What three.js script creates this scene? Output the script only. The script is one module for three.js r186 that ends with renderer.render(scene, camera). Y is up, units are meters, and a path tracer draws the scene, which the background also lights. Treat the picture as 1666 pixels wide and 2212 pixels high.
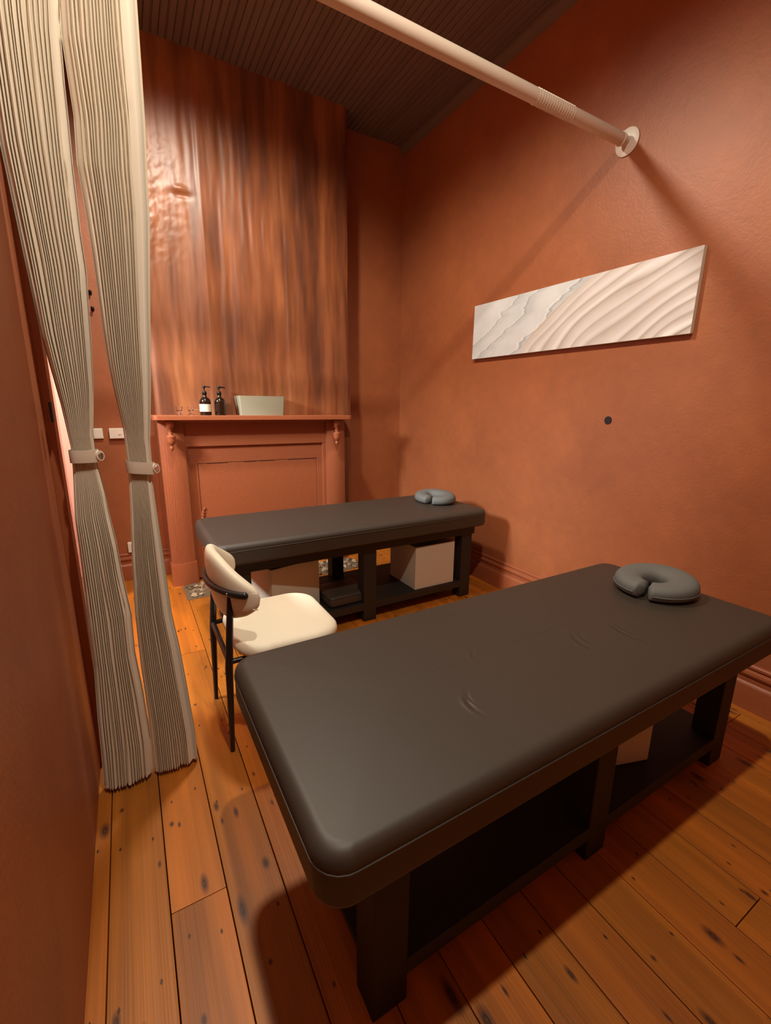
import * as THREE from 'three';
import { RoundedBoxGeometry } from 'three/addons/geometries/RoundedBoxGeometry.js';
import { mergeGeometries, mergeVertices, toCreasedNormals } from 'three/addons/utils/BufferGeometryUtils.js';
import { RectAreaLightUniformsLib } from 'three/addons/lights/RectAreaLightUniformsLib.js';

// ------------------------------------------------------------------ camera, exposure, lights
RectAreaLightUniformsLib.init();
const scene = new THREE.Scene();
scene.background = new THREE.Color(0x000000);
const renderer = new THREE.WebGLRenderer({ antialias: true });
renderer.toneMapping = THREE.LinearToneMapping;
renderer.toneMappingExposure = 1.06;
renderer.shadowMap.enabled = true;
const D2R = Math.PI / 180;
const camera = new THREE.PerspectiveCamera(2 * Math.atan(1106 / 956.9) / D2R, 1666 / 2212, 0.02, 40);
camera.position.set(-2.4752, 1.4035, 4.009);
camera.rotation.order = 'YXZ';
camera.rotation.set(-13.3305 * D2R, -30.044 * D2R, 0.6216 * D2R);
scene.add(camera);

const LAMP_WARM = new THREE.Color().setRGB(1.0, 0.885, 0.72);
const DOWNLIGHTS = [ // small recessed downlights in the boarded ceiling
  { x: -2.05, y: 3.655, z: 1.63, cd: 16.5, soft: 5, label: 'round downlight in the ceiling boards between the fireplace and the curtain rod' },
  { x: -2.05, y: 3.655, z: 3.62, cd: 14.2, soft: 2.0, label: 'round downlight in the ceiling boards over the creased massage table' },
];
const HALL_WINDOW = { x: -3.88, y: 2.35, z: 1.58, w: 0.6, h: 0.6, nits: 185 };

// ------------------------------------------------------------------ helpers
let seed = 20240611;
const rnd = () => { seed = (seed * 1664525 + 1013904223) >>> 0; return seed / 4294967296; };
const rr = (a, b) => a + (b - a) * rnd();
function hash(ix, iy, s) {
  let h = (Math.imul(ix, 374761393) + Math.imul(iy, 668265263) + Math.imul(s, 2147483647 - 58)) | 0;
  h = Math.imul(h ^ (h >>> 13), 1274126177); h ^= h >>> 16;
  return (h >>> 0) / 4294967296;
}
function vnoise(x, y, s = 1) {
  const ix = Math.floor(x), iy = Math.floor(y); let fx = x - ix, fy = y - iy;
  fx = fx * fx * (3 - 2 * fx); fy = fy * fy * (3 - 2 * fy);
  const a = hash(ix, iy, s), b = hash(ix + 1, iy, s), c = hash(ix, iy + 1, s), d = hash(ix + 1, iy + 1, s);
  return (a + (b - a) * fx) * (1 - fy) + (c + (d - c) * fx) * fy;
}
const fbm = (x, y, s = 1, o = 4) => { let v = 0, a = 0.5, t = 0; for (let i = 0; i < o; i++) { v += a * vnoise(x, y, s + i * 17); t += a; x *= 2.03; y *= 2.03; a *= 0.5; } return v / t; };
const clamp = (v, a, b) => Math.min(b, Math.max(a, v));
const gs = (q) => Math.exp(-q * q);
const lerp = (a, b, t) => a + (b - a) * t;
const smooth = (a, b, t) => { t = clamp((t - a) / (b - a), 0, 1); return t * t * (3 - 2 * t); };
const table = (T, v) => { // piecewise linear [key, value], any key order
  const s = T[0][0] > T[T.length - 1][0] ? -1 : 1;
  if ((v - T[0][0]) * s <= 0) return T[0][1];
  for (let i = 1; i < T.length; i++) if ((v - T[i][0]) * s <= 0) { const t = (v - T[i - 1][0]) / (T[i][0] - T[i - 1][0]); return lerp(T[i - 1][1], T[i][1], t); }
  return T[T.length - 1][1];
};
const used = {};
const numbered = (n) => { const k = used[n] = (used[n] ?? -1) + 1; return k ? `${n}_${String(k).padStart(3, '0')}` : n; };
function shadows(o) { o.castShadow = true; o.receiveShadow = true; return o; }
function part(name, geo, mat, parent, label) {
  const m = shadows(new THREE.Mesh(geo, mat)); m.name = name; parent.add(m);
  if (label) m.userData.label = label;
  return m;
}
function thing(name, label, category, [x, y, z] = [0, 0, 0], turn = 0, group) {
  const o = new THREE.Group(); o.name = numbered(name); o.position.set(x, y, z); o.rotation.y = turn;
  o.userData = { label, category }; if (group) o.userData.group = group;
  scene.add(o); return o;
}
function structure(name, geo, mat, label, category = 'wall') {
  const o = geo ? shadows(new THREE.Mesh(geo, mat)) : new THREE.Group();
  o.name = name; o.userData = { kind: 'structure', label, category }; scene.add(o); return o;
}
const box = (x0, x1, y0, y1, z0, z1) => new THREE.BoxGeometry(x1 - x0, y1 - y0, z1 - z0).translate((x0 + x1) / 2, (y0 + y1) / 2, (z0 + z1) / 2);
const rbox = (x0, x1, y0, y1, z0, z1, r = 0.004, s = 2) => new RoundedBoxGeometry(x1 - x0, y1 - y0, z1 - z0, s, r).translate((x0 + x1) / 2, (y0 + y1) / 2, (z0 + z1) / 2);
function bar(p, q, r0, r1 = r0, n = 16) {
  const a = new THREE.Vector3(...p), b = new THREE.Vector3(...q), d = b.clone().sub(a);
  const g = new THREE.CylinderGeometry(r1, r0, d.length(), n, 1);
  g.applyQuaternion(new THREE.Quaternion().setFromUnitVectors(new THREE.Vector3(0, 1, 0), d.clone().normalize()));
  return g.translate((a.x + b.x) / 2, (a.y + b.y) / 2, (a.z + b.z) / 2);
}
const lathe = (pts, n = 28) => new THREE.LatheGeometry(pts.map(([r, y]) => new THREE.Vector2(r, y)), n);
const merge = (list) => mergeGeometries(list.map((g) => { const h = g.index ? g.toNonIndexed() : g; for (const k of Object.keys(h.attributes)) if (!['position', 'normal', 'uv'].includes(k)) h.deleteAttribute(k); return h; }));
// surface over a (rows x cols) grid of points, optionally closed in the column direction
function gridGeo(rows, cols, f, closed = false, uvf) {
  const P = [], U = [], I = [];
  for (let i = 0; i < rows; i++) for (let j = 0; j < cols; j++) { P.push(...f(i, j)); U.push(...(uvf ? uvf(i, j) : [j / (cols - 1), i / (rows - 1)])); }
  const cc = closed ? cols : cols - 1;
  for (let i = 0; i < rows - 1; i++) for (let j = 0; j < cc; j++) {
    const a = i * cols + j, b = i * cols + (j + 1) % cols, c = a + cols, d = b + cols;
    I.push(a, b, d, a, d, c);
  }
  const g = new THREE.BufferGeometry();
  g.setAttribute('position', new THREE.Float32BufferAttribute(P, 3));
  g.setAttribute('uv', new THREE.Float32BufferAttribute(U, 2));
  g.setIndex(I); g.computeVertexNormals(); return g;
}
// profile (list of [out, y]) swept along a straight line; 'dir' is the run, 'out' the direction away from the wall
function sweep(profile, from, to, out) {
  const f = new THREE.Vector3(...from), t = new THREE.Vector3(...to), o = new THREE.Vector3(...out);
  const pts = [...profile]; const P = [], I = [], U = [];
  for (const e of [f, t]) for (const [d, y] of pts) { P.push(e.x + o.x * d, e.y + y, e.z + o.z * d); U.push(e === f ? 0 : f.distanceTo(t), y); }
  const n = pts.length;
  for (let i = 0; i < n - 1; i++) I.push(i, i + 1, n + i + 1, i, n + i + 1, n + i);
  let g = new THREE.BufferGeometry();
  g.setAttribute('position', new THREE.Float32BufferAttribute(P, 3)); g.setAttribute('uv', new THREE.Float32BufferAttribute(U, 2)); g.setIndex(I);
  // end caps
  const sh = new THREE.Shape(pts.map(([d, y]) => new THREE.Vector2(d, y)));
  const caps = [f, t].map((e) => { const c = new THREE.ShapeGeometry(sh); const a = c.attributes.position; for (let i = 0; i < a.count; i++) { const d = a.getX(i), y = a.getY(i); a.setXYZ(i, e.x + o.x * d, e.y + y, e.z + o.z * d); } return c; });
  g.computeVertexNormals(); caps.forEach((c) => c.computeVertexNormals());
  return merge([toCreasedNormals(g, 0.5), ...caps]);
}
// rounded-rectangle outline, n points per corner
function outline(hx, hz, r, n = 10) {
  const o = []; r = Math.max(0.001, Math.min(r, hx, hz));
  [[1, 1, 0], [-1, 1, 90], [-1, -1, 180], [1, -1, 270]].forEach(([sx, sz, a0]) => {
    for (let i = 0; i <= n; i++) { const a = (a0 + 90 * i / n) * D2R; o.push([sx * (hx - r) + r * Math.cos(a), sz * (hz - r) + r * Math.sin(a)]); }
  });
  return o;
}
// slab: stacked outlines described by [inset, y]; closed top and bottom
function slab(hx, hz, r, prof, n = 10, top = null) {
  const rings = prof.map(([d, y]) => outline(hx - d, hz - d, Math.max(0.004, r - d * 0.8), n).map(([x, z]) => [x, y + (top ? top(x, z, d, y) : 0), z]));
  for (const at of [0, rings.length - 1]) { const c = rings[at].map(([x, y, z]) => [clamp(x, -(Math.max(0.001, hx - hz)), Math.max(0.001, hx - hz)), y, 0]); if (at) rings.push(c); else rings.unshift(c); }
  const cols = rings[0].length;
  const g = gridGeo(rings.length, cols, (i, j) => rings[i][j], true, (i, j) => [rings[i][j][0] / (2 * hx) + 0.5, rings[i][j][2] / (2 * hz) + 0.5]);
  return g;
}
function roundProfile(h, rt, rb, y0 = 0, inner = 0.3, bulge = 0) { // bottom -> top
  const p = [[inner, y0], [rb, y0]];
  for (let i = 1; i <= 5; i++) { const a = i / 5 * Math.PI / 2; p.push([rb * (1 - Math.sin(a)), y0 + rb * (1 - Math.cos(a))]); }
  for (let i = 0; i <= 6; i++) { const a = i / 6 * Math.PI / 2; p.push([rt * (1 - Math.cos(a)), y0 + h - rt + rt * Math.sin(a)]); }
  p.push([lerp(rt, inner, 0.35), y0 + h + bulge * 0.7], [inner, y0 + h + bulge]);
  return p;
}
function dataTex(w, h, f, srgb = true) {
  const d = new Uint8Array(w * h * 4);
  for (let y = 0; y < h; y++) for (let x = 0; x < w; x++) { const c = f(x / w, y / h, x, y), k = (y * w + x) * 4; d[k] = clamp(c[0], 0, 255); d[k + 1] = clamp(c[1], 0, 255); d[k + 2] = clamp(c[2], 0, 255); d[k + 3] = 255; }
  const t = new THREE.DataTexture(d, w, h, THREE.RGBAFormat);
  t.magFilter = THREE.LinearFilter; t.minFilter = THREE.LinearMipmapLinearFilter; t.generateMipmaps = true;
  t.wrapS = t.wrapT = THREE.RepeatWrapping; if (srgb) t.colorSpace = THREE.SRGBColorSpace; t.needsUpdate = true; return t;
}
const std = (o) => new THREE.MeshStandardMaterial(o);
const lin = (r, g, b) => new THREE.Color().setRGB(r, g, b);

// ------------------------------------------------------------------ materials
const TERRA = [156, 92, 56];
const plasterTex = dataTex(512, 512, (u, v) => { // faint roller mottling of the terracotta paint, tiles
  const w = (s, f) => { const a = fbm(u * f, v * f, s, 3), b = fbm((u - 1) * f, v * f, s, 3), c = fbm(u * f, (v - 1) * f, s, 3), d = fbm((u - 1) * f, (v - 1) * f, s, 3); return lerp(lerp(a, b, u), lerp(c, d, u), v) - 0.5; };
  const n = w(3, 4), m = w(9, 22);
  const k = 1 + n * 0.16 + m * 0.10;
  return [TERRA[0] * k, TERRA[1] * k * (1 + n * 0.05), TERRA[2] * k];
});
const plasterBump = dataTex(512, 512, (u, v) => { const n = fbm(u * 60, v * 60, 5, 3) * 0.6 + fbm(u * 9, v * 9, 7, 3) * 0.4; return [n * 255, n * 255, n * 255]; }, false);
function wallMat(repU = 1, repV = 1, opts = {}) {
  const m = plasterTex.clone(); m.repeat.set(repU, repV); m.needsUpdate = true;
  const b = plasterBump.clone(); b.repeat.set(repU * 1.7, repV * 1.7); b.needsUpdate = true;
  return std({ map: m, bumpMap: b, bumpScale: 0.0010, roughness: 0.48, ...opts });
}
// chimney breast: uneven old plaster, paint dragged vertically in tan, brown and plum smears
const chimneyTex = dataTex(768, 1536, (u, v) => {
  const x = u * 1.65, y = v * 2.5;
  const wob = (fbm(x * 3, y * 1.2, 21, 3) - 0.5) * 0.09;
  const s1 = fbm((x + wob) * 5.5, y * 0.5, 31, 3), s2 = fbm((x + wob) * 15, y * 1.5, 41, 3), s3 = fbm((x + wob * 0.6) * 44, y * 5, 51, 2), p = fbm(x * 5, y * 4, 61, 3);
  let k = 0.84 + (s1 - 0.5) * 0.26 + (s2 - 0.5) * 0.22 + (s3 - 0.5) * 0.13 + (p - 0.5) * 0.2;
  const tan = smooth(0.54, 0.72, s1 * 0.6 + s2 * 0.4), plum = smooth(0.52, 0.36, s1 * 0.45 + s2 * 0.55);
  let c = [TERRA[0] * k, TERRA[1] * k, TERRA[2] * k];
  c = [lerp(c[0], 172 * k, tan * 0.55), lerp(c[1], 112 * k, tan * 0.55), lerp(c[2], 70 * k, tan * 0.55)];
  c = [lerp(c[0], 122 * k, plum * 0.5), lerp(c[1], 70 * k, plum * 0.5), lerp(c[2], 50 * k, plum * 0.5)];
  return c;
});
chimneyTex.wrapS = chimneyTex.wrapT = THREE.ClampToEdgeWrapping;
const M = {
  wall: wallMat(1, 1),
  paint: std({ color: lin(0.315, 0.090, 0.033), roughness: 0.46, bumpMap: plasterBump, bumpScale: 0.0015 }),
  chimney: std({ map: chimneyTex, roughness: 0.40 }),
  hall: std({ color: lin(0.66, 0.35, 0.25), roughness: 0.85 }),
  hallFloor: std({ color: lin(0.32, 0.16, 0.07), roughness: 0.6 }),
  subfloor: std({ color: lin(0.03, 0.016, 0.008), roughness: 0.95 }),
  ceil: std({ color: lin(0.175, 0.128, 0.105), roughness: 0.7 }),
  ceilB: std({ color: lin(0.16, 0.115, 0.094), roughness: 0.7 }),
  vinyl: std({ color: lin(0.040, 0.031, 0.023), roughness: 0.5 }),
  frame: std({ color: lin(0.011, 0.008, 0.006), roughness: 0.62 }),
  cream: std({ color: lin(0.80, 0.755, 0.60), roughness: 0.55 }),
  black: std({ color: lin(0.012, 0.011, 0.011), roughness: 0.35 }),
  darkMetal: std({ color: lin(0.02, 0.015, 0.012), roughness: 0.4, metalness: 0.6 }),
  chrome: std({ color: lin(0.7, 0.68, 0.64), roughness: 0.2, metalness: 1 }),
  curtain: std({ color: lin(0.80, 0.74, 0.61), roughness: 0.85, side: THREE.DoubleSide }),
  band: std({ color: lin(0.72, 0.64, 0.52), roughness: 0.6, side: THREE.DoubleSide }),
  rod: std({ color: lin(0.70, 0.60, 0.49), roughness: 0.45 }),
  white: std({ color: lin(0.78, 0.74, 0.66), roughness: 0.4 }),
  fabricBox: std({ color: lin(0.50, 0.47, 0.38), roughness: 0.9 }),
  pillow: std({ color: lin(0.125, 0.135, 0.128), roughness: 0.75 }),
  planter: std({ color: lin(0.29, 0.275, 0.19), roughness: 0.55 }),
  bottle: new THREE.MeshPhysicalMaterial({ color: lin(0.012, 0.007, 0.004), roughness: 0.12, clearcoat: 0.6 }),
  pump: std({ color: lin(0.012, 0.012, 0.012), roughness: 0.35 }),
  label: std({ color: lin(0.70, 0.66, 0.52), roughness: 0.7 }),
  glass: new THREE.MeshPhysicalMaterial({ color: 0xffffff, roughness: 0.03, transmission: 1, thickness: 0.01, ior: 1.5 }),
  stone: std({ color: lin(0.24, 0.165, 0.09), roughness: 0.95 }),
  stoneB: std({ color: lin(0.13, 0.085, 0.045), roughness: 0.95 }),
  stoneC: std({ color: lin(0.36, 0.28, 0.175), roughness: 0.95 }),
  crack: std({ color: lin(0.05, 0.02, 0.012), roughness: 0.9 }),
  shade: std({ color: lin(0.05, 0.045, 0.04), roughness: 0.5, side: THREE.DoubleSide }),
};

// ------------------------------------------------------------------ room shell
const CEIL = 3.7066, ZF = 5.2, XL = -2.707, XLB = -2.707, ZC = 0.253, XCR = -0.696, XCL = -2.27;
const DOOR = { z0: 0.42, z1: 1.91, h: 2.03 };
function planarUV(g, ax, ay) { const p = g.attributes.position, u = []; const get = { x: 'getX', y: 'getY', z: 'getZ' }; for (let i = 0; i < p.count; i++) u.push(p[get[ax]](i), p[get[ay]](i)); g.setAttribute('uv', new THREE.Float32BufferAttribute(u, 2)); return g; }
structure('wall_right', planarUV(box(0, 0.14, -0.05, CEIL + 0.05, -0.14, ZF + 0.14), 'z', 'y'), M.wall, 'terracotta painted wall behind the heads of both massage tables');
structure('wall_back', planarUV(box(XL - 0.14, 0, -0.05, CEIL + 0.05, -0.14, 0), 'x', 'y'), M.wall, 'terracotta painted wall of the alcoves beside the fireplace');
structure('wall_front', planarUV(box(XL - 0.14, 0, -0.05, CEIL + 0.05, ZF, ZF + 0.14), 'x', 'y'), M.wall, 'terracotta wall opposite the fireplace');
// left wall with the doorway
{
  const wl = structure('wall_left', merge([
    planarUV(box(XL - 0.14, XL, -0.05, CEIL + 0.05, DOOR.z1, ZF), 'z', 'y'),
    planarUV(box(XL - 0.14, XL, DOOR.h, CEIL + 0.05, DOOR.z0, DOOR.z1), 'z', 'y'),
    planarUV(box(XL - 0.14, XLB, -0.05, CEIL + 0.05, 0, DOOR.z0), 'z', 'y')]), M.wall, 'terracotta wall with an open doorway behind the curtains');
}
// chimney breast: rough hand-finished plaster as real relief
{
  const W = XCR - XCL, y0 = 0, y1 = CEIL + 0.02, NX = 150, NY = 300;
  const relief = (x, y) => {
    const wob = (fbm(x * 3, y * 1.1, 71, 3) - 0.5) * 0.1;
    let d = (fbm((x + wob) * 9, y * 0.6, 81, 2) - 0.5) * 0.016 + (fbm((x + wob) * 30, y * 2.2, 91, 3) - 0.5) * 0.007;
    const rough = smooth(-1.85, -2.2, x) * smooth(2.2, 2.6, y) * smooth(3.3, 3.0, y);
    d += rough * (fbm(x * 34, y * 34, 95, 3) - 0.5) * 0.008;
    const e = Math.hypot((x + 1.98) / 0.05, (y - 2.86) / 0.022); d += 0.012 * Math.exp(-e * e) - 0.010 * Math.exp(-(((x + 1.97) / 0.05) ** 2 + ((y - 2.825) / 0.016) ** 2));
    const ridge = (c) => 0.006 * smooth(c - 0.012, c + 0.004, x) - 0.006 * smooth(c + 0.004, c + 0.10, x);
    d += ridge(-1.86 + (fbm(y * 1.5, 3, 99, 2) - 0.5) * 0.03) + 0.8 * ridge(-1.24 + (fbm(y * 1.3, 7, 99, 2) - 0.5) * 0.03);
    return d;
  };
  const edge = (y) => (y < 1.72 ? 0.016 * smooth(1.72, 1.62, y) : 0) + (fbm(y * 2.5, 1, 77, 3) - 0.5) * 0.012;
  const front = gridGeo(NY, NX, (i, j) => { const v = i / (NY - 1), u = j / (NX - 1), y = lerp(y0, y1, v); const x = lerp(XCL, XCR + edge(y), u); const end = smooth(0, 0.02, u) * smooth(1, 0.98, u); return [x, y, ZC - 0.012 * (1 - end) + relief(x, y) * end]; },
    false, (i, j) => [j / (NX - 1), clamp((lerp(y0, y1, i / (NY - 1)) - 1.25) / 2.5, 0, 1)]);
  const side = gridGeo(NY, 2, (i, j) => { const y = lerp(y0, y1, i / (NY - 1)); return j ? [XCR + edge(y), y, 0] : [XCR + edge(y), y, ZC - 0.012]; }, false, () => [0.98, 0.5]);
  const sideL = gridGeo(NY, 2, (i, j) => { const y = lerp(y0, y1, i / (NY - 1)); return j ? [XCL, y, ZC - 0.012] : [XCL, y, 0]; }, false, () => [0.02, 0.5]);
  structure('wall_chimney_breast', merge([front, side, sideL]), M.chimney, 'chimney breast with rough streaky terracotta and tan plaster above the mantel');
}

// floor: pine boards, each its own plank
const NAIL = [];
function boardTexture(s) {
  const W = 160, H = 2048, len = 2.7, wid = 0.152; const knots = [], nails = [];
  const R = (() => { let q = s * 7919 + 13; return () => { q = (q * 1664525 + 1013904223) >>> 0; return q / 4294967296; }; })();
  const nk = 9 + Math.floor(R() * 8);
  for (let i = 0; i < nk; i++) knots.push([0.012 + R() * (wid - 0.024), R() * len, 0.0025 + R() * R() * 0.0075, 1.3 + R() * 2.2]);
  for (let y = 0.2 + R() * 0.2; y < len; y += 0.45) for (const x of [0.03 + R() * 0.012, 0.115 + R() * 0.012]) if (R() < 0.75) nails.push([x, y + (R() - 0.5) * 0.05, R()]);
  const tone = [1 + (R() - 0.5) * 0.12, 1 + (R() - 0.5) * 0.06];
  return dataTex(W, H, (u, v) => {
    let x = u * wid, y = v * len, warp = 0, dark = 0;
    for (const [kx, ky, kr, ks] of knots) { const dx = x - kx, dy = (y - ky) / ks, d = Math.hypot(dx, dy) / kr; warp += Math.sign(dx) * kr * 0.9 * Math.exp(-d * d / 9); if (d < 2.2) dark = Math.max(dark, d < 1 ? 0.78 - 0.2 * Math.sin(d * 9) : 0.5 * (1 - (d - 1) / 1.2)); }
    const gx = x - warp;
    const g1 = fbm(gx * 60 + s * 10, y * 0.7, s + 100, 2), g2 = fbm(gx * 260, y * 2.5, s + 200, 2), b = fbm(x * 14, y * 1.6, s + 300, 3);
    const ring = Math.pow(0.5 + 0.5 * Math.sin((gx * 210 + 5 * fbm(gx * 20, y * 0.5, s + 9, 2)) * 2), 3);
    let k = tone[0] * (1 + (g1 - 0.5) * 0.14 + (g2 - 0.5) * 0.06 - ring * 0.015 + (b - 0.5) * 0.34);
    let c = [172 * k, 101 * k * tone[1], 24 * k];
    c = [lerp(c[0], 54, dark), lerp(c[1], 26, dark), lerp(c[2], 12, dark)];
    for (const [nx, ny, q] of nails) { const d = Math.abs(x - nx) / 0.0035 + Math.abs(y - ny) / 0.0085; if (d < 1) { const w = q < 0.5 && d < 0.35 ? 0.25 : 0.85; c = [lerp(c[0], 44, w), lerp(c[1], 22, w), lerp(c[2], 12, w)]; } }
    return c;
  });
}
const woodBump = dataTex(128, 512, (u, v) => { const n = fbm(u * 40, v * 5, 311, 3); return [n * 255, n * 255, n * 255]; }, false);
const boardMats = [1, 2, 3, 4, 5, 6].map((s) => std({ map: boardTexture(s), bumpMap: woodBump, bumpScale: 0.0008, roughness: 0.5 }));
{
  const fl = structure('floor', null, null, 'honey coloured pine floorboards running towards the fireplace wall', 'floor');
  part('subfloor', box(XL - 0.14, 0.0, -0.09, -0.05, -0.0, ZF), M.subfloor, fl);
  const w = 0.152; let k = 0;
  const geo = {};
  for (let i = -3; i < 18; i++) {
    const xa = Math.max(XL - 0.13, -2.36 + i * w), xb = Math.min(-0.002, -2.36 + (i + 1) * w); if (xb - xa < 0.01) continue;
    const cuts = i === -1 ? [0.0, 1.05, 2.883, ZF] : [0.0, rr(0.9, 2.4), rr(3.0, 4.3), ZF];
    for (let c = 0; c < 3; c++) {
      const L = cuts[c + 1] - cuts[c], g = new RoundedBoxGeometry(xb - xa - 0.0028, 0.024, L - 0.002, 1, 0.0016);
      const p = g.attributes.position, U = [], off = rr(0, 1), flip = rnd() < 0.5 ? 1 : -1;
      for (let q = 0; q < p.count; q++) U.push(0.5 + flip * p.getX(q) / 0.152 * 0.98, off + p.getZ(q) / 2.7);
      g.setAttribute('uv', new THREE.Float32BufferAttribute(U, 2));
      const m = part('floorboard', g, boardMats[k++ % 6], fl); m.position.set((xa + xb) / 2, -0.012 - rr(0, 0.0012), (cuts[c] + cuts[c + 1]) / 2);
    }
  }
}
// ceiling: narrow brown lining boards with a centre bead groove
{
  const ce = structure('ceiling', null, null, 'dark brown ceiling of narrow lining boards', 'ceiling');
  part('ceiling_backing', box(XL - 0.14, 0.0, CEIL + 0.02, CEIL + 0.12, -0.14, ZF + 0.14), M.ceil, ce);
  const w = 0.0885, N = Math.ceil(-XL / w);
  const prof = [[-w / 2 + 0.0012, 0.02], [-w / 2 + 0.0012, 0.005], [-w / 2 + 0.006, 0], [-0.007, 0], [-0.004, 0.006], [0, 0.001], [0.004, 0.006], [0.007, 0], [w / 2 - 0.006, 0], [w / 2 - 0.0012, 0.005], [w / 2 - 0.0012, 0.02]];
  const g = sweep(prof, [0, 0, 0], [0, 0, ZF], [1, 0, 0]);
  for (let i = 0; i < N; i++) { const m = part('ceiling_board', g, i % 3 ? M.ceil : M.ceilB, ce); m.position.set(-w / 2 - i * w, CEIL - 0.001, 0); }
}
structure('trim_1', sweep([[0, 0], [0.05, 0], [0.048, -0.016], [0.030, -0.03], [0.014, -0.048], [0, -0.055]], [0, CEIL, 0], [0, CEIL, ZF], [-1, 0, 0]), M.ceilB, 'brown cornice strip along the top of the right wall', 'trim');
// moulded baseboards
const BB = [[0, 0.226], [0.010, 0.226], [0.017, 0.220], [0.017, 0.209], [0.010, 0.203], [0.012, 0.198], [0.024, 0.192], [0.027, 0.180], [0.022, 0.168], [0.016, 0.164], [0.016, 0.136], [0.025, 0.126], [0.027, 0.118], [0.027, 0.0], [0, 0]];
structure('baseboard_right', sweep(BB, [0, 0, 0], [0, 0, ZF], [-1, 0, 0]), M.paint, 'moulded terracotta baseboard along the wall behind the table heads', 'baseboard');
structure('baseboard_back', merge([sweep(BB, [XLB, 0, 0], [XCL, 0, 0], [0, 0, 1]), sweep(BB, [XCR + 0.016, 0, 0], [-0.027, 0, 0], [0, 0, 1])]), M.paint, 'moulded terracotta baseboard in the alcoves', 'baseboard');
structure('baseboard_left', sweep(BB, [XLB, 0, 0.03], [XLB, 0, DOOR.z0 - 0.02], [1, 0, 0]), M.paint, 'moulded terracotta baseboard beside the doorway', 'baseboard');
// door casing (near side, far side, head)
{
  const tr = structure('trim_2', null, null, 'wide painted door casing around the open doorway', 'trim');
  const pr = [[0, 0], [0.004, 0], [0.008, 0.02], [0.010, 0.10], [0.012, 0.18], [0.015, 0.205], [0.026, 0.217], [0.032, 0.232], [0.026, 0.25], [0.0, 0.25]];
  const up = (z, s) => { // profile runs along z, swept up y
    const P = []; for (const y of [0, DOOR.h + 0.25]) for (const [d, t] of pr) P.push([XL + d, y, z + s * t]);
    return toCreasedNormals(gridGeo(2, pr.length, (i, j) => P[i * pr.length + j]), 0.5);
  };
  part('casing_upright', up(DOOR.z1, 1), M.paint, tr);
  part('casing_head', box(XL, XL + 0.024, DOOR.h, DOOR.h + 0.2, DOOR.z0 + 0.01, DOOR.z1), M.paint, tr);
  part('jamb_lining', box(XL - 0.14, XL - 0.002, 0, DOOR.h, DOOR.z0 - 0.001, DOOR.z0 + 0.012), M.hall, tr, 'pale salmon painted door lining');
  part('jamb_lining', box(XL - 0.14, XL - 0.002, 0, DOOR.h, DOOR.z1 - 0.012, DOOR.z1 + 0.001), M.hall, tr, 'pale salmon painted door lining');
  part('jamb_head', box(XL - 0.14, XL - 0.002, DOOR.h - 0.012, DOOR.h + 0.001, DOOR.z0, DOOR.z1), M.hall, tr, 'pale salmon painted door lining');
  part('strike_plate', rbox(XL + 0.026, XL + 0.034, 1.345, 1.41, 2.205, 2.235, 0.002), M.darkMetal, tr, 'small dark metal plate');
}
// hall beyond the doorway, lit by its own window
{
  const X0 = -3.95, X1 = XL - 0.14;
  structure('wall_hall', merge([box(X0 - 0.1, X0, -0.05, 2.9, -0.35, HALL_WINDOW.z - HALL_WINDOW.w / 2), box(X0 - 0.1, X0, -0.05, 2.9, HALL_WINDOW.z + HALL_WINDOW.w / 2, 3.1),
    box(X0 - 0.1, X0, -0.05, HALL_WINDOW.y - HALL_WINDOW.h / 2, HALL_WINDOW.z - HALL_WINDOW.w / 2, HALL_WINDOW.z + HALL_WINDOW.w / 2), box(X0 - 0.1, X0, HALL_WINDOW.y + HALL_WINDOW.h / 2, 2.9, HALL_WINDOW.z - HALL_WINDOW.w / 2, HALL_WINDOW.z + HALL_WINDOW.w / 2),
    box(X0, X1, -0.05, 2.9, -0.35, -0.25), box(X0, X1, -0.05, 2.9, 3.0, 3.1), box(X0 - 0.1, X1, 2.8, 2.9, -0.35, 3.1), box(X1 - 0.02, X1, -0.05, 2.9, -0.25, -0.0)]), M.hall, 'pale salmon wall of the hall seen through the doorway');
  structure('floor_hall', box(X0, X1, -0.1, -0.003, -0.25, 3.0), M.hallFloor, 'brown floor of the hall outside the doorway', 'floor');
  const wn = structure('window_1', null, null, 'bright hall window facing the doorway', 'window');
  const h = HALL_WINDOW, DAY = lin(0.93, 0.97, 0.97);
  part('pane', box(X0 - 0.06, X0 - 0.05, h.y - h.h / 2, h.y + h.h / 2, h.z - h.w / 2, h.z + h.w / 2), std({ color: 0x111111, emissive: DAY, emissiveIntensity: 2 }), wn);
  const fr = 0.04; part('window_frame', merge([box(X0 - 0.05, X0 + 0.02, h.y - h.h / 2, h.y - h.h / 2 + fr, h.z - h.w / 2, h.z + h.w / 2), box(X0 - 0.05, X0 + 0.02, h.y + h.h / 2 - fr, h.y + h.h / 2, h.z - h.w / 2, h.z + h.w / 2),
    box(X0 - 0.05, X0 + 0.02, h.y - h.h / 2, h.y + h.h / 2, h.z - h.w / 2, h.z - h.w / 2 + fr), box(X0 - 0.05, X0 + 0.02, h.y - h.h / 2, h.y + h.h / 2, h.z + h.w / 2 - fr, h.z + h.w / 2)]), M.white, wn);
  const ra = new THREE.RectAreaLight(DAY, h.nits, h.w - 2 * fr, h.h - 2 * fr); ra.name = 'window_light';
  ra.position.set(X0 - 0.03, h.y, h.z); ra.lookAt(X0 + 1, h.y, h.z); wn.add(ra);
}

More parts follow.
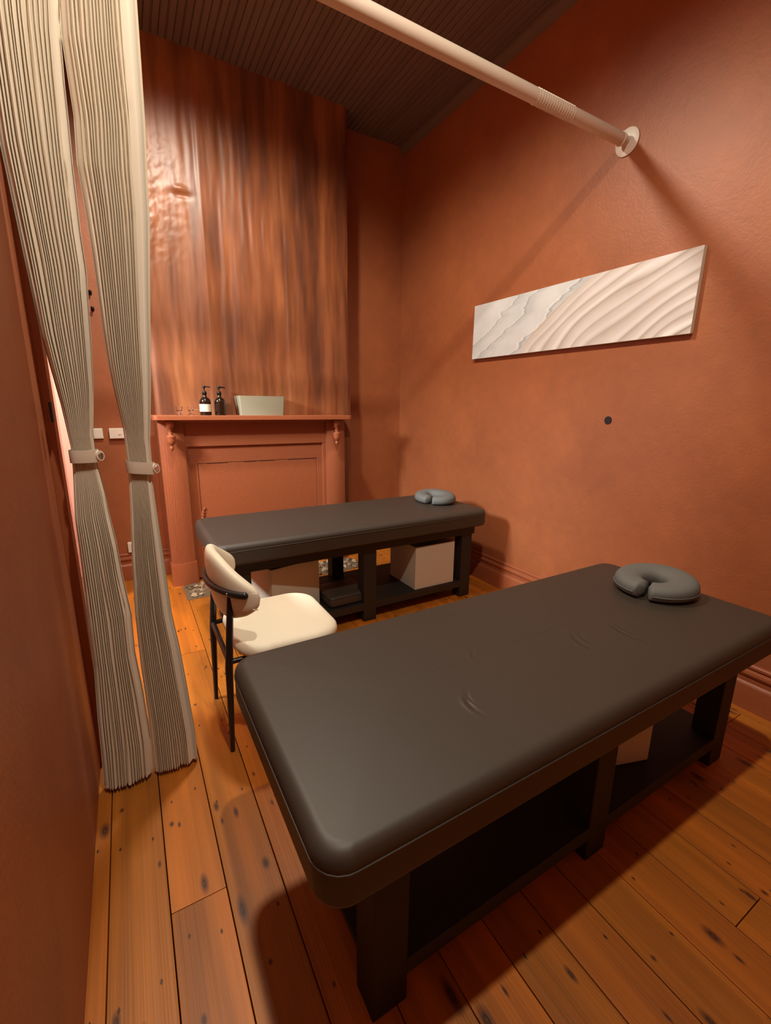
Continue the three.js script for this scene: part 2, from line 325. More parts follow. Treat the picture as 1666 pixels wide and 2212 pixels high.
// ------------------------------------------------------------------ lamps (both are above the picture)
for (const L of DOWNLIGHTS) {
  const d = thing('recessed_downlight', L.label, 'downlight', [L.x, L.y, L.z], 0, 'recessed downlights in the ceiling');
  part('trim_ring', new THREE.TorusGeometry(0.062, 0.008, 10, 40).rotateX(Math.PI / 2).translate(0, 0.044, 0), M.white, d);
  part('lens', new THREE.CylinderGeometry(0.056, 0.056, 0.012, 32).translate(0, 0.044, 0), std({ color: 0xffffff, emissive: LAMP_WARM, emissiveIntensity: 5 }), d);
  const s = new THREE.SpotLight(LAMP_WARM, L.cd, 0, 82 * D2R, 0.35, 2); s.name = 'downlight_beam'; s.castShadow = true; s.shadow.radius = L.soft; s.shadow.mapSize.set(1024, 1024);
  s.position.set(0, -0.035, 0); d.add(s); s.target.position.set(0, -3, 0); d.add(s.target);
}

// ------------------------------------------------------------------ massage tables
const wrinkleTex = dataTex(1024, 448, (u, v) => {
  const x = u * 1.79, y = v * 0.72; let h = 0.5 + (fbm(x * 5, y * 5, 401, 3) - 0.5) * 0.10;
  const crease = (cx, cy, ang, len, wid, amp) => { const dx = x - cx, dy = y - cy, c = Math.cos(ang), s = Math.sin(ang), a = dx * c + dy * s, b = -dx * s + dy * c + 0.25 * a * a / len; return amp * Math.exp(-(a * a) / (len * len)) * (Math.exp(-(b * b) / (wid * wid)) - 0.7 * Math.exp(-((b - wid * 1.6) ** 2) / (wid * wid))); };
  h += crease(0.475, 0.515, 1.82, 0.040, 0.007, 0.34) + crease(0.490, 0.50, 1.9, 0.022, 0.005, 0.2) + crease(0.978, 0.465, 1.78, 0.055, 0.008, 0.30) + crease(1.010, 0.455, 1.75, 0.045, 0.007, 0.22) + crease(1.160, 0.495, 1.64, 0.065, 0.007, 0.30) + crease(1.185, 0.475, 1.66, 0.04, 0.006, 0.18) + crease(0.634, 0.347, 2.2, 0.028, 0.006, 0.18);
  return [h * 255, h * 255, h * 255];
}, false);
M.vinylWrinkled = std({ color: lin(0.040, 0.031, 0.023), roughness: 0.5, bumpMap: wrinkleTex, bumpScale: 0.008 });
function massageTable(x0, x1, z0, z1, turn, mat, label, legs, zLeg) {
  const cx = (x0 + x1) / 2, cz = (z0 + z1) / 2, hx = (x1 - x0) / 2, hz = (z1 - z0) / 2;
  const t = thing('massage_table', label, 'massage table', [cx, 0, cz], turn, 'massage tables with shelves');
  const prof = roundProfile(0.122, 0.032, 0.018, 0.558, hz - 0.004, 0.004);
  const mt = part('mattress', slab(hx, hz, 0.062, prof, 12), mat, t, 'dark brown vinyl padded top');
  const seamAt = outline(hx + 0.0004, hz + 0.0004, 0.062, 14).map(([x, z]) => new THREE.Vector3(x, 0.640, z));
  part('piping', new THREE.TubeGeometry(new THREE.CatmullRomCurve3(seamAt, true, 'centripetal'), 260, 0.0022, 6, true), mat, mt);
  const zl = zLeg - cz, lz = hz - (hz - zl); // near face of the legs
  const ax0 = legs[0][0] - cx - 0.02, ax1 = legs[2][1] - cx + 0.02;
  // apron under the mattress
  part('apron', rbox(ax0, ax1, 0.49, 0.5595, zl - 0.03, zl + 0.004, 0.003), M.frame, t);
  part('apron', rbox(ax0, ax1, 0.49, 0.5595, -zl - 0.004, -zl + 0.03, 0.003), M.frame, t);
  part('apron', rbox(ax0 - 0.004, ax0 + 0.028, 0.49, 0.5595, -zl, zl, 0.003), M.frame, t);
  part('apron', rbox(ax1 - 0.028, ax1 + 0.004, 0.49, 0.5595, -zl, zl, 0.003), M.frame, t);
  for (const [a, b] of legs) for (const s of [-1, 1]) part('leg', rbox(a - cx, b - cx, 0, 0.556, s > 0 ? zl - 0.085 : -zl, s > 0 ? zl : -zl + 0.085, 0.004), M.frame, t);
  const sx0 = legs[0][0] - cx + 0.004, sx1 = legs[2][1] - cx - 0.004;
  part('shelf', rbox(sx0, sx1, 0.112, 0.130, -zl + 0.01, zl - 0.01, 0.002), M.frame, t);
  for (const s of [-1, 1]) for (const k of [0, 1]) part('shelf_rail', rbox(legs[k][1] - cx - 0.002, legs[k + 1][0] - cx + 0.002, 0.082, 0.1305, s > 0 ? zl - 0.03 : -zl, s > 0 ? zl - 0.0 : -zl + 0.03, 0.002), M.frame, t);
  for (const k of [0, 2]) part('shelf_rail', rbox(legs[k][0] - cx + 0.02, legs[k][1] - cx - 0.04, 0.082, 0.1125, -zl + 0.08, zl - 0.08, 0.002), M.frame, t);
  return t;
}
massageTable(-2.15, -0.225, 0.925, 1.648, 0.012, M.vinyl, 'dark brown massage table standing in front of the fireplace', [[-2.05, -1.955], [-1.235, -1.14], [-0.415, -0.32]], 1.585);
massageTable(-2.28, -0.492, 2.757, 3.477, 0.004, M.vinylWrinkled, 'dark brown massage table with a creased top, beside the cream chair and open floor', [[-2.125, -2.03], [-1.355, -1.26], [-0.58, -0.485]], 3.365);

// face pillows: horseshoe cushions
function facePillow(x, z, a, b, gapAngle, label) {
  const t = thing('face_pillow', label, 'face pillow', [x, 0.6845, z], 0, 'horseshoe face pillows');
  const N = 64, Mr = 22, gap = 0.06, hw = 0.062, hh = 0.037;
  const ring = (i) => { const s = i / (N - 1), ang = gapAngle + gap + s * (Math.PI * 2 - 2 * gap); const e = Math.min(s, 1 - s) * 2; const taper = Math.sqrt(clamp(1 - Math.pow(1 - clamp(e / 0.035, 0, 1), 2), 0, 1)); const fat = 0.90 + 0.10 * Math.cos(ang - gapAngle - Math.PI); return { ang, taper: Math.max(0.02, taper), fat }; };
  const body = gridGeo(N, Mr, (i, j) => {
    const { ang, taper, fat } = ring(i), q = j / Mr * Math.PI * 2, cq = Math.cos(q), sq = Math.sin(q);
    const w = hw * fat * taper * Math.sign(cq) * Math.pow(Math.abs(cq), 0.8), h = hh * fat * (0.45 + 0.55 * taper) * (sq < 0 ? -Math.pow(-sq, 0.55) * 0.98 : Math.pow(sq, 0.9) * 1.12);
    const ra = a - hw + w, rb = b - hw + w;
    return [ra * Math.cos(ang), hh * fat + h, -rb * Math.sin(ang)];
  }, true);
  const caps = [0, N - 1].map((k) => { const p = body.attributes.position, pts = []; for (let j = 0; j < Mr; j++) pts.push([p.getX(k * Mr + j), p.getY(k * Mr + j), p.getZ(k * Mr + j)]); const c = pts.reduce((s, q) => [s[0] + q[0] / Mr, s[1] + q[1] / Mr, s[2] + q[2] / Mr], [0, 0, 0]); return gridGeo(2, Mr, (i, j) => (i ? c : pts[j]), true); });
  const bd = part('cushion', merge([body, ...caps]), M.pillow, t);
  const pts = []; for (let i = 2; i < N - 2; i++) { const { ang, fat } = ring(i); const ra = a - hw + hw * fat * 1.005, rb = b - hw + hw * fat * 1.005; pts.push(new THREE.Vector3(ra * Math.cos(ang), 0.026, -rb * Math.sin(ang))); }
  part('seam_piping', new THREE.TubeGeometry(new THREE.CatmullRomCurve3(pts), 120, 0.0022, 6), M.pillow, bd);
  const za = gapAngle + Math.PI + 0.9, zr = 1.0; part('zip_pull', rbox((a) * Math.cos(za) - 0.004, (a) * Math.cos(za) + 0.004, 0.006, 0.018, -b * Math.sin(za) - 0.003, -b * Math.sin(za) + 0.003, 0.001), M.chrome, t, 'tiny metal zip pull');
  return t;
}
facePillow(-0.43, 1.245, 0.155, 0.185, Math.PI + 0.55, 'grey horseshoe face pillow on the table by the fireplace');
facePillow(-0.672, 3.095, 0.165, 0.155, Math.PI + 0.25, 'dark grey horseshoe face pillow on the creased massage table');

// ------------------------------------------------------------------ storage cubes and bolster on the shelves
function storageBox(x, z, turn, w, d, h, label) {
  const t = thing('storage_box', label, 'storage box', [x, 0.1305, z], turn, 'open fabric storage boxes on the shelves');
  const th = 0.012, a = w / 2, b = d / 2;
  part('front_panel', rbox(-a, a, 0, h, b - th, b, 0.004), M.fabricBox, t); part('back_panel', rbox(-a, a, 0, h, -b, -b + th, 0.004), M.fabricBox, t);
  part('side_panel', rbox(-a, -a + th, 0, h, -b + 0.002, b - 0.002, 0.004), M.fabricBox, t); part('side_panel', rbox(a - th, a, 0, h, -b + 0.002, b - 0.002, 0.004), M.fabricBox, t);
  part('base_panel', box(-a + th, a - th, 0.001, 0.012, -b + th, b - th), M.fabricBox, t);
  part('lining', merge([box(-a + th, a - th, 0.012, h - 0.004, b - th - 0.002, b - th + 0.0005), box(-a + th, a - th, 0.012, h - 0.004, -b + th - 0.0005, -b + th + 0.002), box(-a + th - 0.0005, -a + th + 0.002, 0.012, h - 0.004, -b + th, b - th), box(a - th - 0.002, a - th + 0.0005, 0.012, h - 0.004, -b + th, b - th)]), M.fabricBox, t);
  return t;
}
storageBox(-1.69, 1.318, 0.24, 0.345, 0.33, 0.318, 'beige open storage box on the shelf behind the cream chair');
storageBox(-0.637, 1.385, 0.0, 0.345, 0.35, 0.318, 'beige open storage box on the shelf near the baseboard corner');
storageBox(-1.03, 3.085, -0.30, 0.34, 0.33, 0.318, 'beige storage box on the shelf of the creased massage table');
{
  const t = thing('bolster_cushion', 'dark brown rectangular cushion lying on the massage table shelf', 'cushion', [-1.315, 0.1305, 1.42], 0.03);
  const prof = [[0.12, 0], [0.012, 0], [0.003, 0.006], [0, 0.016], [0.001, 0.05], [0.006, 0.064], [0.018, 0.072], [0.05, 0.076], [0.125, 0.078]];
  const c = part('pad', slab(0.15, 0.135, 0.03, prof, 8), M.vinyl, t);
  part('piping', new THREE.TubeGeometry(new THREE.CatmullRomCurve3(outline(0.147, 0.132, 0.03, 8).map(([x, z]) => new THREE.Vector3(x, 0.062, z)), true), 120, 0.0025, 6, true), M.vinyl, c);
}

// ------------------------------------------------------------------ chair
{
  const t = thing('dining_chair', 'cream upholstered chair with curved back and black metal legs between the tables', 'chair', [-1.98, 0, 2.14]);
  const ox = -1.98, oz = 2.14;
  // seat
  const prof = [[0.2, 0.415], [0.03, 0.415], [0.008, 0.424], [0, 0.438], [0.004, 0.455], [0.014, 0.468], [0.032, 0.476], [0.07, 0.481], [0.13, 0.483], [0.215, 0.482]];
  part('seat', slab(0.225, 0.245, 0.125, prof, 16).translate(0.018, 0, 0.02), M.cream, t, 'cream padded seat');
  // backrest: a padded band bent round the sitter
  const N = 72, Mr = 28, A0 = 82 * D2R;
  const cyl = (s) => { const a = lerp(-A0, A0, s); return [-0.095 - 0.140 * Math.cos(a), 0.238 * Math.sin(a), a]; };
  const pad = gridGeo(N, Mr, (i, j) => {
    const s = i / (N - 1), [x, z, a] = cyl(s), e = Math.abs(2 * s - 1);
    const endR = Math.sqrt(clamp(1 - Math.pow(clamp((e - 0.66) / 0.34, 0, 1), 2.2), 0, 1));
    const top = lerp(0.832, 0.738, smooth(0.12, 0.95, e)), bot = lerp(0.560, 0.612, smooth(0.2, 0.95, e)), mid = (top + bot) / 2, hh = (top - bot) / 2 * Math.max(0.02, endR), tt = 0.032 * (0.35 + 0.65 * endR) * (endR < 0.03 ? 0.2 : 1);
    const q = j / Mr * Math.PI * 2, cq = Math.cos(q), sq = Math.sin(q);
    const r = tt * Math.sign(cq) * Math.pow(Math.abs(cq), 0.75), y = mid + hh * Math.sign(sq) * Math.pow(Math.abs(sq), 0.72);
    const lean = (y - 0.7) * -0.10 * Math.cos(a);
    return [x - r * Math.cos(a) + lean, y, z + 0.0 + r * Math.sin(a) + 0.01];
  }, true);
  const bk = part('backrest', pad, M.cream, t, 'cream padded backrest curving round to short wings');
  // ruched stitching on the near wing's end
  for (let k = 0; k < 5; k++) { const y = 0.638 + k * 0.016, s = 0.955, [x, z, a] = cyl(s); part('pleat', new THREE.CapsuleGeometry(0.0028, 0.016, 3, 8).rotateZ(Math.PI / 2 - 0.2).translate(x - 0.024 * Math.cos(a), y, z + 0.024 * Math.sin(a) + 0.0065), M.cream, bk); }
  // bent support rail outside the pad
  const rail = []; for (let i = 0; i <= 30; i++) { const a = lerp(-66, 66, i / 30) * D2R; rail.push(new THREE.Vector3(-0.105 - 0.168 * Math.cos(a), 0.698 + 0.004 * Math.cos(a), 0.262 * Math.sin(a) + 0.01)); }
  const rc = new THREE.CatmullRomCurve3(rail);
  const rl = part('support_rail', merge([new THREE.TubeGeometry(rc, 60, 0.0145, 12), new THREE.SphereGeometry(0.0145, 12, 10).translate(...rail[30].toArray()), new THREE.SphereGeometry(0.0145, 12, 10).translate(...rail[0].toArray())]), M.black, t, 'black bent metal rail');
  for (const s of [-1, 1]) part('screw', new THREE.CylinderGeometry(0.006, 0.006, 0.006, 14).rotateZ(Math.PI / 2).rotateY(-0.75 * s).translate(-0.105 - 0.182 * Math.cos(0.82), 0.702, s * 0.276 * Math.sin(0.82) + 0.01), M.chrome, rl, 'chrome screw head');
  for (const s of [-1, 1]) {
    const zz = s * 0.19;
    part('leg', merge([bar([-0.252, 0, zz + s * 0.006], [-0.240, 0.38, zz], 0.0095, 0.0155), bar([-0.240, 0.38, zz], [-0.214, 0.694, zz - s * 0.005], 0.0155, 0.0125)]), M.black, t);
    part('leg', bar([0.235, 0, s * 0.205], [0.205, 0.42, s * 0.195], 0.0095, 0.015), M.black, t);
    part('seat_rail', bar([-0.238, 0.405, zz], [0.205, 0.408, s * 0.195], 0.011), M.black, t);
  }
  part('cross_rail', bar([-0.238, 0.405, -0.19], [-0.238, 0.405, 0.19], 0.011), M.black, t);
  part('cross_rail', bar([0.205, 0.408, -0.195], [0.205, 0.408, 0.195], 0.011), M.black, t);
}

// ------------------------------------------------------------------ curtain rod, curtains and tiebacks
const ROD = { y: 2.7874, z: 2.2635 };
{
  const t = thing('curtain_rod', 'thick pale curtain rod crossing the room to a round wall flange', 'curtain rod', [0, ROD.y, ROD.z]);
  part('pole', bar([-0.05, 0, 0], [XL + 0.012, 0, 0], 0.030, 0.031, 32), M.rod, t);
  part('end_sleeve', bar([-0.012, 0, 0], [-0.06, 0, 0], 0.024, 0.024, 28), M.rod, t);
  part('collar', new THREE.TorusGeometry(0.029, 0.005, 10, 32).rotateY(Math.PI / 2).translate(-0.062, 0, 0), M.white, t);
  part('flange', lathe([[0.0, 0], [0.064, 0], [0.066, 0.004], [0.064, 0.010], [0.05, 0.014], [0.036, 0.018], [0.0, 0.02]], 40).rotateZ(Math.PI / 2), M.white, t, 'white round wall flange');
  part('flange', lathe([[0.0, 0], [0.064, 0], [0.066, 0.004], [0.064, 0.010], [0.05, 0.014], [0.0, 0.02]], 40).rotateZ(-Math.PI / 2).translate(XL, 0, 0), M.white, t);
  for (let i = 0; i < 16; i++) part('ridge', new THREE.TorusGeometry(0.0305, 0.0018, 6, 28).rotateY(Math.PI / 2).translate(-0.46 - i * 0.016, 0, 0), M.rod, t);
}
const LL = [[2.79, -2.672], [2.45, -2.690], [2.091, -2.691], [1.807, -2.678], [1.605, -2.667], [1.400, -2.645], [1.261, -2.636], [1.194, -2.640], [1.034, -2.654], [0.933, -2.654], [0.796, -2.656], [0.655, -2.661], [0.507, -2.663], [0.306, -2.675], [0.148, -2.681], [0.02, -2.688]];
const LR = [[2.79, -2.495], [2.474, -2.508], [2.383, -2.518], [2.282, -2.523], [2.198, -2.525], [2.082, -2.529], [1.898, -2.532], [1.799, -2.530], [1.595, -2.542], [1.453, -2.553], [1.304, -2.571], [1.247, -2.571], [1.209, -2.572], [1.110, -2.560], [1.039, -2.556], [0.930, -2.546], [0.822, -2.542], [0.672, -2.530], [0.521, -2.534], [0.360, -2.525], [0.164, -2.521], [0.02, -2.527]];
const RL = [[2.79, -2.490], [2.45, -2.512], [2.384, -2.516], [2.202, -2.511], [2.084, -2.518], [1.965, -2.512], [1.834, -2.508], [1.633, -2.506], [1.527, -2.503], [1.455, -2.498], [1.327, -2.485], [1.209, -2.484], [1.183, -2.484], [1.032, -2.494], [0.863, -2.508], [0.670, -2.519], [0.465, -2.522], [0.248, -2.518], [0.02, -2.522]];
const RR = [[2.79, -2.300], [2.544, -2.318], [2.373, -2.323], [2.223, -2.328], [2.096, -2.335], [1.965, -2.342], [1.789, -2.359], [1.496, -2.385], [1.380, -2.397], [1.282, -2.409], [1.189, -2.411], [1.160, -2.416], [1.023, -2.412], [0.821, -2.406], [0.642, -2.401], [0.506, -2.387], [0.338, -2.376], [0.132, -2.365], [0.012, -2.365]];
function curtain(E0, E1, tieY, label, sd, bare) {
  const t = thing('curtain', label, 'curtain', [(E0[0][1] + E1[0][1]) / 2, 0.02, ROD.z], 0, 'pleated curtains gathered at the doorway side');
  const ox = t.position.x, NP = 14, per = 9, m0 = 0.10, m1 = bare; // hem margins left and right, pleats between
  const us = []; // cross-section samples
  us.push(0, 0.02, 0.05, m0 - 0.012); for (let i = 0; i <= NP * per; i++) us.push(m0 + (1 - m0 - m1) * i / (NP * per)); us.push(1 - m1 + 0.012, 1 - m1 * 0.5, 1 - m1 * 0.2, 1);
  const nF = us.length, cols = nF * 2, rows = 190;
  const gather = (y) => Math.exp(-(((y - tieY) / 0.22) ** 2));
  const wave = (u, y, back) => {
    if (u < m0 || u > 1 - m1) { const c = u < m0 ? u / m0 : (1 - u) / m1; return 0.55 + 0.25 * Math.sin(c * Math.PI) + (m1 > 0.2 && u > 1 - m1 ? 0.5 * Math.sin(c * Math.PI * 2.2 + 0.6) : 0); }
    const q = (u - m0) / (1 - m0 - m1) * NP + (fbm(u * 9, y * 1.6, sd + (back ? 50 : 0), 2) - 0.5) * 1.5 * (1 - gather(y));
    return Math.pow(Math.abs(Math.sin(Math.PI * q)), 0.5);
  };
  const surf = (i, j) => {
    const v = i / (rows - 1), y = lerp(0.022, ROD.y - 0.045, v), back = j >= nF, u = back ? us[cols - 1 - j] : us[j];
    const g = gather(y), xl = table(E0, y), xr = table(E1, y), w = xr - xl, x = lerp(xl, xr, u);
    const low = Math.max(0, 1.2 - y) / 1.2, zc = 0.045 * low;
    const depth = lerp(lerp(0.036, 0.052, smooth(1.5, 2.6, y)), 0.024, g) + 0.016 * low, amp = lerp(lerp(0.031, 0.029, low), 0.010, g);
    const round = Math.pow(clamp(1 - Math.pow(2 * u - 1, 2), 0, 1), 0.35);
    const fold = (fbm(u * 3.2, y * 0.9, sd + 7, 3) - 0.5) * 0.05 * (1 - g) * smooth(1.3, 2.2, y);
    let z = (depth * 0.5 + fold) * round + amp * wave(u, y, back) * Math.min(1, round * 1.4) - amp * 0.4;
    if (back) z = -z; 
    const hemY = i === 0 ? (fbm(u * 12, sd, 91, 2) - 0.5) * 0.016 : 0;
    return [x - ox, y + hemY - 0.02, zc + z];
  };
  const g = gridGeo(rows, cols, surf, true, (i, j) => [(j < nF ? us[j] : us[cols - 1 - j]) * 0.3, i / rows * 2.8]);
  part('pleated_panel', g, M.curtain, t);
  for (let k = 0; k < 5; k++) part('curtain_ring', new THREE.TorusGeometry(0.0365, 0.0028, 8, 32).rotateY(Math.PI / 2).translate(lerp(E0[0][1], E1[0][1], 0.12 + k * 0.19) - ox, ROD.y - 0.02 - 0.004, 0), M.darkMetal, t);
  return t;
}
curtain(LL, LR, 1.235, 'pleated taupe curtain nearest the doorway, tied at mid height', 501, 0.12);
curtain(RL, RR, 1.195, 'pleated taupe curtain with a broad plain edge facing the fireplace', 601, 0.24);
function tieback(E0, E1, y, tilt, label) {
  const x0 = table(E0, y) - 0.004, x1 = table(E1, y) + 0.005, cx = (x0 + x1) / 2, a = (x1 - x0) / 2, b = 0.030;
  const t = thing('curtain_tieback', label, 'tieback', [cx, y - 0.021, ROD.z], 0, 'pale tieback bands');
  const n = 72, hh = 0.042, th = 0.003;
  const sq = (q, k) => { const c = Math.cos(q), s = Math.sin(q); return [(a + k) * Math.sign(c) * Math.pow(Math.abs(c), 0.62), (b + k) * Math.sign(s) * Math.pow(Math.abs(s), 0.8)]; };
  const prof = [[0, 0], [th, 0.001], [th, hh - 0.001], [0, hh], [0, 0]];
  part('band', gridGeo(prof.length, n, (i, j) => { const [x, z] = sq(j / n * Math.PI * 2, prof[i][0]); return [x, prof[i][1] + tilt * x, z]; }, true), M.band, t);
  part('magnet', new THREE.CylinderGeometry(0.017, 0.017, 0.010, 28).rotateX(Math.PI / 2 - 0.1).rotateY(0.9).translate(a + 0.004, hh / 2 + tilt * a, 0.012), M.band, t);
  part('magnet_cap', new THREE.CylinderGeometry(0.010, 0.011, 0.003, 24).rotateX(Math.PI / 2).rotateY(0.9).translate(a + 0.009, hh / 2 + tilt * a, 0.016), M.chrome, t);
}
tieback(LL, LR, 1.238, 0.0, 'pale band with magnet round the curtain beside the doorway');
tieback(RL, RR, 1.192, -0.12, 'pale band with magnet round the curtain with the plain edge');

// ------------------------------------------------------------------ fireplace
{
  const f = thing('fireplace', 'terracotta painted timber fireplace surround with a boarded-up opening', 'fireplace', [-1.53, 0, ZC]);
  const X = (x) => x + 1.53, Z = (z) => z - ZC;
  // mantel shelf with rounded front corners
  const sh = new THREE.Shape(); { const x0 = X(-2.305), x1 = X(-0.775), z0 = 0, z1 = 0.227, r = 0.035; sh.moveTo(x0, z0); sh.lineTo(x1, z0); sh.lineTo(x1, z1 - r); sh.quadraticCurveTo(x1, z1, x1 - r, z1); sh.lineTo(x0 + r, z1); sh.quadraticCurveTo(x0, z1, x0, z1 - r); sh.lineTo(x0, z0); }
  const mg = new THREE.ExtrudeGeometry(sh, { depth: 0.026, bevelEnabled: true, bevelSize: 0.006, bevelThickness: 0.005, bevelSegments: 3, curveSegments: 10 }).rotateX(Math.PI / 2).translate(0, 1.325, -0.006);
  part('mantel_shelf', mg, M.paint, f, 'mantel shelf with rounded corners');
  part('bed_mould', sweep([[0, 0], [0.10, 0], [0.098, -0.012], [0.085, -0.02], [0, -0.022]], [X(-2.27), 1.294, 0], [X(-0.80), 1.294, 0], [0, 0, 1]), M.paint, f);
  // pilasters with a bowed face
  const pil = (x0, x1) => { const p = []; for (let i = 0; i <= 10; i++) { const u = i / 10; p.push([lerp(x0, x1, u), 0.080 + 0.018 * Math.sin(u * Math.PI)]); } return [[x0, 0], ...p, [x1, 0]]; };
  const column = (x0, x1, y0, y1, k = 0) => { const p = pil(x0 - k, x1 + k).map(([x, z]) => [x, z + (z > 0 ? k : 0)]); const shp = new THREE.Shape(p.map(([x, z]) => new THREE.Vector2(x, z))); return new THREE.ExtrudeGeometry(shp, { depth: y1 - y0, bevelEnabled: false }).rotateX(-Math.PI / 2).scale(1, 1, -1).translate(0, y0, 0); };
  const flip = (g) => { const i = g.index; if (!i) { const p = g.attributes.position.array, n = g.attributes.normal.array; for (let k = 0; k < p.length; k += 9) for (let m = 0; m < 3; m++) { let q = p[k + 3 + m]; p[k + 3 + m] = p[k + 6 + m]; p[k + 6 + m] = q; } } g.computeVertexNormals(); return toCreasedNormals(g, 0.5); };
  for (const [x0, x1] of [[X(-2.275), X(-2.105)], [X(-0.955), X(-0.785)]]) {
    const pl = part('pilaster', flip(column(x0, x1, 0.18, 1.294)), M.paint, f);
    part('plinth_block', flip(column(x0, x1, 0.0, 0.184, 0.009)), M.paint, pl);
    // turned bracket under the shelf
    const bx = (x0 + x1) / 2 - (x0 < 0 ? 0.012 : 0.022);
    const br = part('bracket', lathe([[0, -0.085], [0.012, -0.085], [0.016, -0.078], [0.014, -0.07], [0.022, -0.06], [0.036, -0.035], [0.040, -0.012], [0.040, 0.0], [0, 0]], 4).rotateY(Math.PI / 4).scale(1, 1, 1.1).translate(bx, 1.294, 0.155), M.paint, f, 'corbel with a turned drop');
    part('turned_drop', lathe([[0, -0.225], [0.004, -0.222], [0.013, -0.205], [0.015, -0.195], [0.008, -0.182], [0.014, -0.178], [0.026, -0.165], [0.030, -0.145], [0.031, -0.122], [0.034, -0.118], [0.033, -0.112], [0.022, -0.108], [0.013, -0.098], [0.018, -0.09], [0.014, -0.084], [0, -0.082]], 24).translate(bx, 1.294, 0.155), M.paint, br);
    part('corbel_arm', rbox(bx - 0.022, bx + 0.022, 1.225, 1.292, 0.06, 0.15, 0.008), M.paint, br);
  }
  // frieze and stiles
  part('frieze_panel', rbox(X(-2.108), X(-0.952), 1.092, 1.292, 0.0, 0.058, 0.003), M.paint, f);
  for (const [a, b] of [[X(-2.108), X(-2.085)], [X(-0.985), X(-0.952)]]) part('stile', rbox(a, b, 0, 1.0925, 0, 0.056, 0.003), M.paint, f);
  // stepped inner frame
  part('inner_frame_head', rbox(X(-2.086), X(-0.984), 0.958, 1.093, -0.01, 0.030, 0.003), M.paint, f);
  for (const [a, b] of [[X(-2.086), X(-2.022)], [X(-1.034), X(-0.984)]]) part('inner_frame_stile', rbox(a, b, 0.02, 0.96, -0.01, 0.030, 0.003), M.paint, f);
  part('fire_board', rbox(X(-2.020), X(-1.037), 0.03, 0.955, -0.01, 0.0265, 0.0025), M.paint, f);
  // split joint along the head of the board: lifted slivers of paint
  for (const [a, b, y] of [[-1.96, -1.80, 0.957], [-1.67, -1.57, 0.9565], [-1.55, -1.42, 0.957], [-1.30, -1.05, 0.9572]]) part('paint_crack', rbox(X(a), X(b), y - 0.002, y + 0.002, 0.024, 0.0315, 0.0008), M.crack, f, 'dark split in the paint');
  // crumbling mortar beside the left stile
  for (let k = 0; k < 26; k++) { const y = 0.02 + k * 0.026, s = rr(0.010, 0.02); const g = new THREE.IcosahedronGeometry(s, 1); const p = g.attributes.position; for (let i = 0; i < p.count; i++) { const q = 0.75 + 0.5 * hash(Math.round(p.getX(i) * 1e4), Math.round(p.getY(i) * 1e4) + k, 5); p.setXYZ(i, p.getX(i) * q, p.getY(i) * q * 1.2, p.getZ(i) * q * 0.6); } g.computeVertexNormals(); if (y < 0.60) part('mortar_lump', g.translate(X(-2.018) + rr(-0.006, 0.02), y, 0.031), M.paint, f); }
}
// hearth: a strip of broken stone and mortar in front of the surround
{
  const h = thing('hearth', 'strip of broken stone and mortar hearth under the fireplace', 'hearth', [-1.46, 0, 0.50]);
  part('mortar_bed', gridGeo(12, 90, (i, j) => { const u = j / 89, v = i / 11, x = lerp(-0.76, 0.72, u), z = lerp(-0.13, 0.15, v) + (i === 11 ? (fbm(x * 9, 1, 3, 3) - 0.5) * 0.05 : 0); const e = smooth(0, 0.08, u) * smooth(1, 0.92, u) * smooth(1, 0.85, v); return [x, 0.001 + 0.012 * e + e * (fbm(x * 22, z * 22, 13, 3) - 0.5) * 0.034, z]; }), M.stoneB, h);
  const V = [0, 1, 2, 3, 4].map((k) => { const g = mergeVertices(new THREE.IcosahedronGeometry(1, 1).deleteAttribute('normal').deleteAttribute('uv')); const p = g.attributes.position; for (let i = 0; i < p.count; i++) { const q = 0.5 + 0.9 * hash(i, k, 77); p.setXYZ(i, p.getX(i) * q, p.getY(i) * q * 0.55, p.getZ(i) * q * 0.9); } g.computeVertexNormals(); return toCreasedNormals(g, 0.4); });
  const mats = [M.stone, M.stoneB, M.stoneC];
  for (let k = 0; k < 290; k++) { const m = part('stone', V[k % 5], mats[Math.floor(rr(0, 3))], h), s = rr(0.009, 0.026); m.scale.setScalar(s); m.rotation.y = rr(0, 6.28); m.position.set(rr(-0.73, 0.70), 0.008 + s * 0.22, rr(-0.11, 0.13)); }
}

// ------------------------------------------------------------------ things on the mantel
const MT = 1.3302;
function pumpBottle(x, z, turn, label, labelled, k = 1) {
  const t = thing('pump_bottle', label, 'bottle', [x, MT, z], turn, 'dark pump bottles on the mantel');
  const b = part('bottle_body', lathe([[0, 0], [0.036, 0], [0.0395, 0.004], [0.040, 0.012], [0.040, 0.098], [0.037, 0.112], [0.028, 0.123], [0.017, 0.131], [0.0145, 0.138], [0.0145, 0.150], [0, 0.150]], 36), M.bottle, t);
  if (labelled) part('paper_label', gridGeo(2, 48, (i, j) => { const a = (-150 + 300 * j / 47) * D2R; return [0.0405 * Math.sin(a), 0.026 + i * 0.054, 0.0405 * Math.cos(a)]; }), std({ color: lin(0.70, 0.66, 0.52), roughness: 0.7, side: THREE.DoubleSide }), b, 'plain cream paper label');
  const p = part('pump', lathe([[0, 0.15], [0.0165, 0.15], [0.0165, 0.168], [0.014, 0.172], [0.007, 0.176], [0.0055, 0.178], [0.0055, 0.196], [0.011, 0.197], [0.0115, 0.208], [0.009, 0.212], [0, 0.213]], 24), M.pump, t);
  part('spout', merge([bar([0, 0.205, 0], [0.036, 0.205, 0], 0.0052, 0.004), bar([0.036, 0.205, 0], [0.044, 0.198, 0], 0.004, 0.003)]), M.pump, p);
}
pumpBottle(-1.950, 0.415, 0.0, 'dark pump bottle with a cream paper label on the mantel', true);
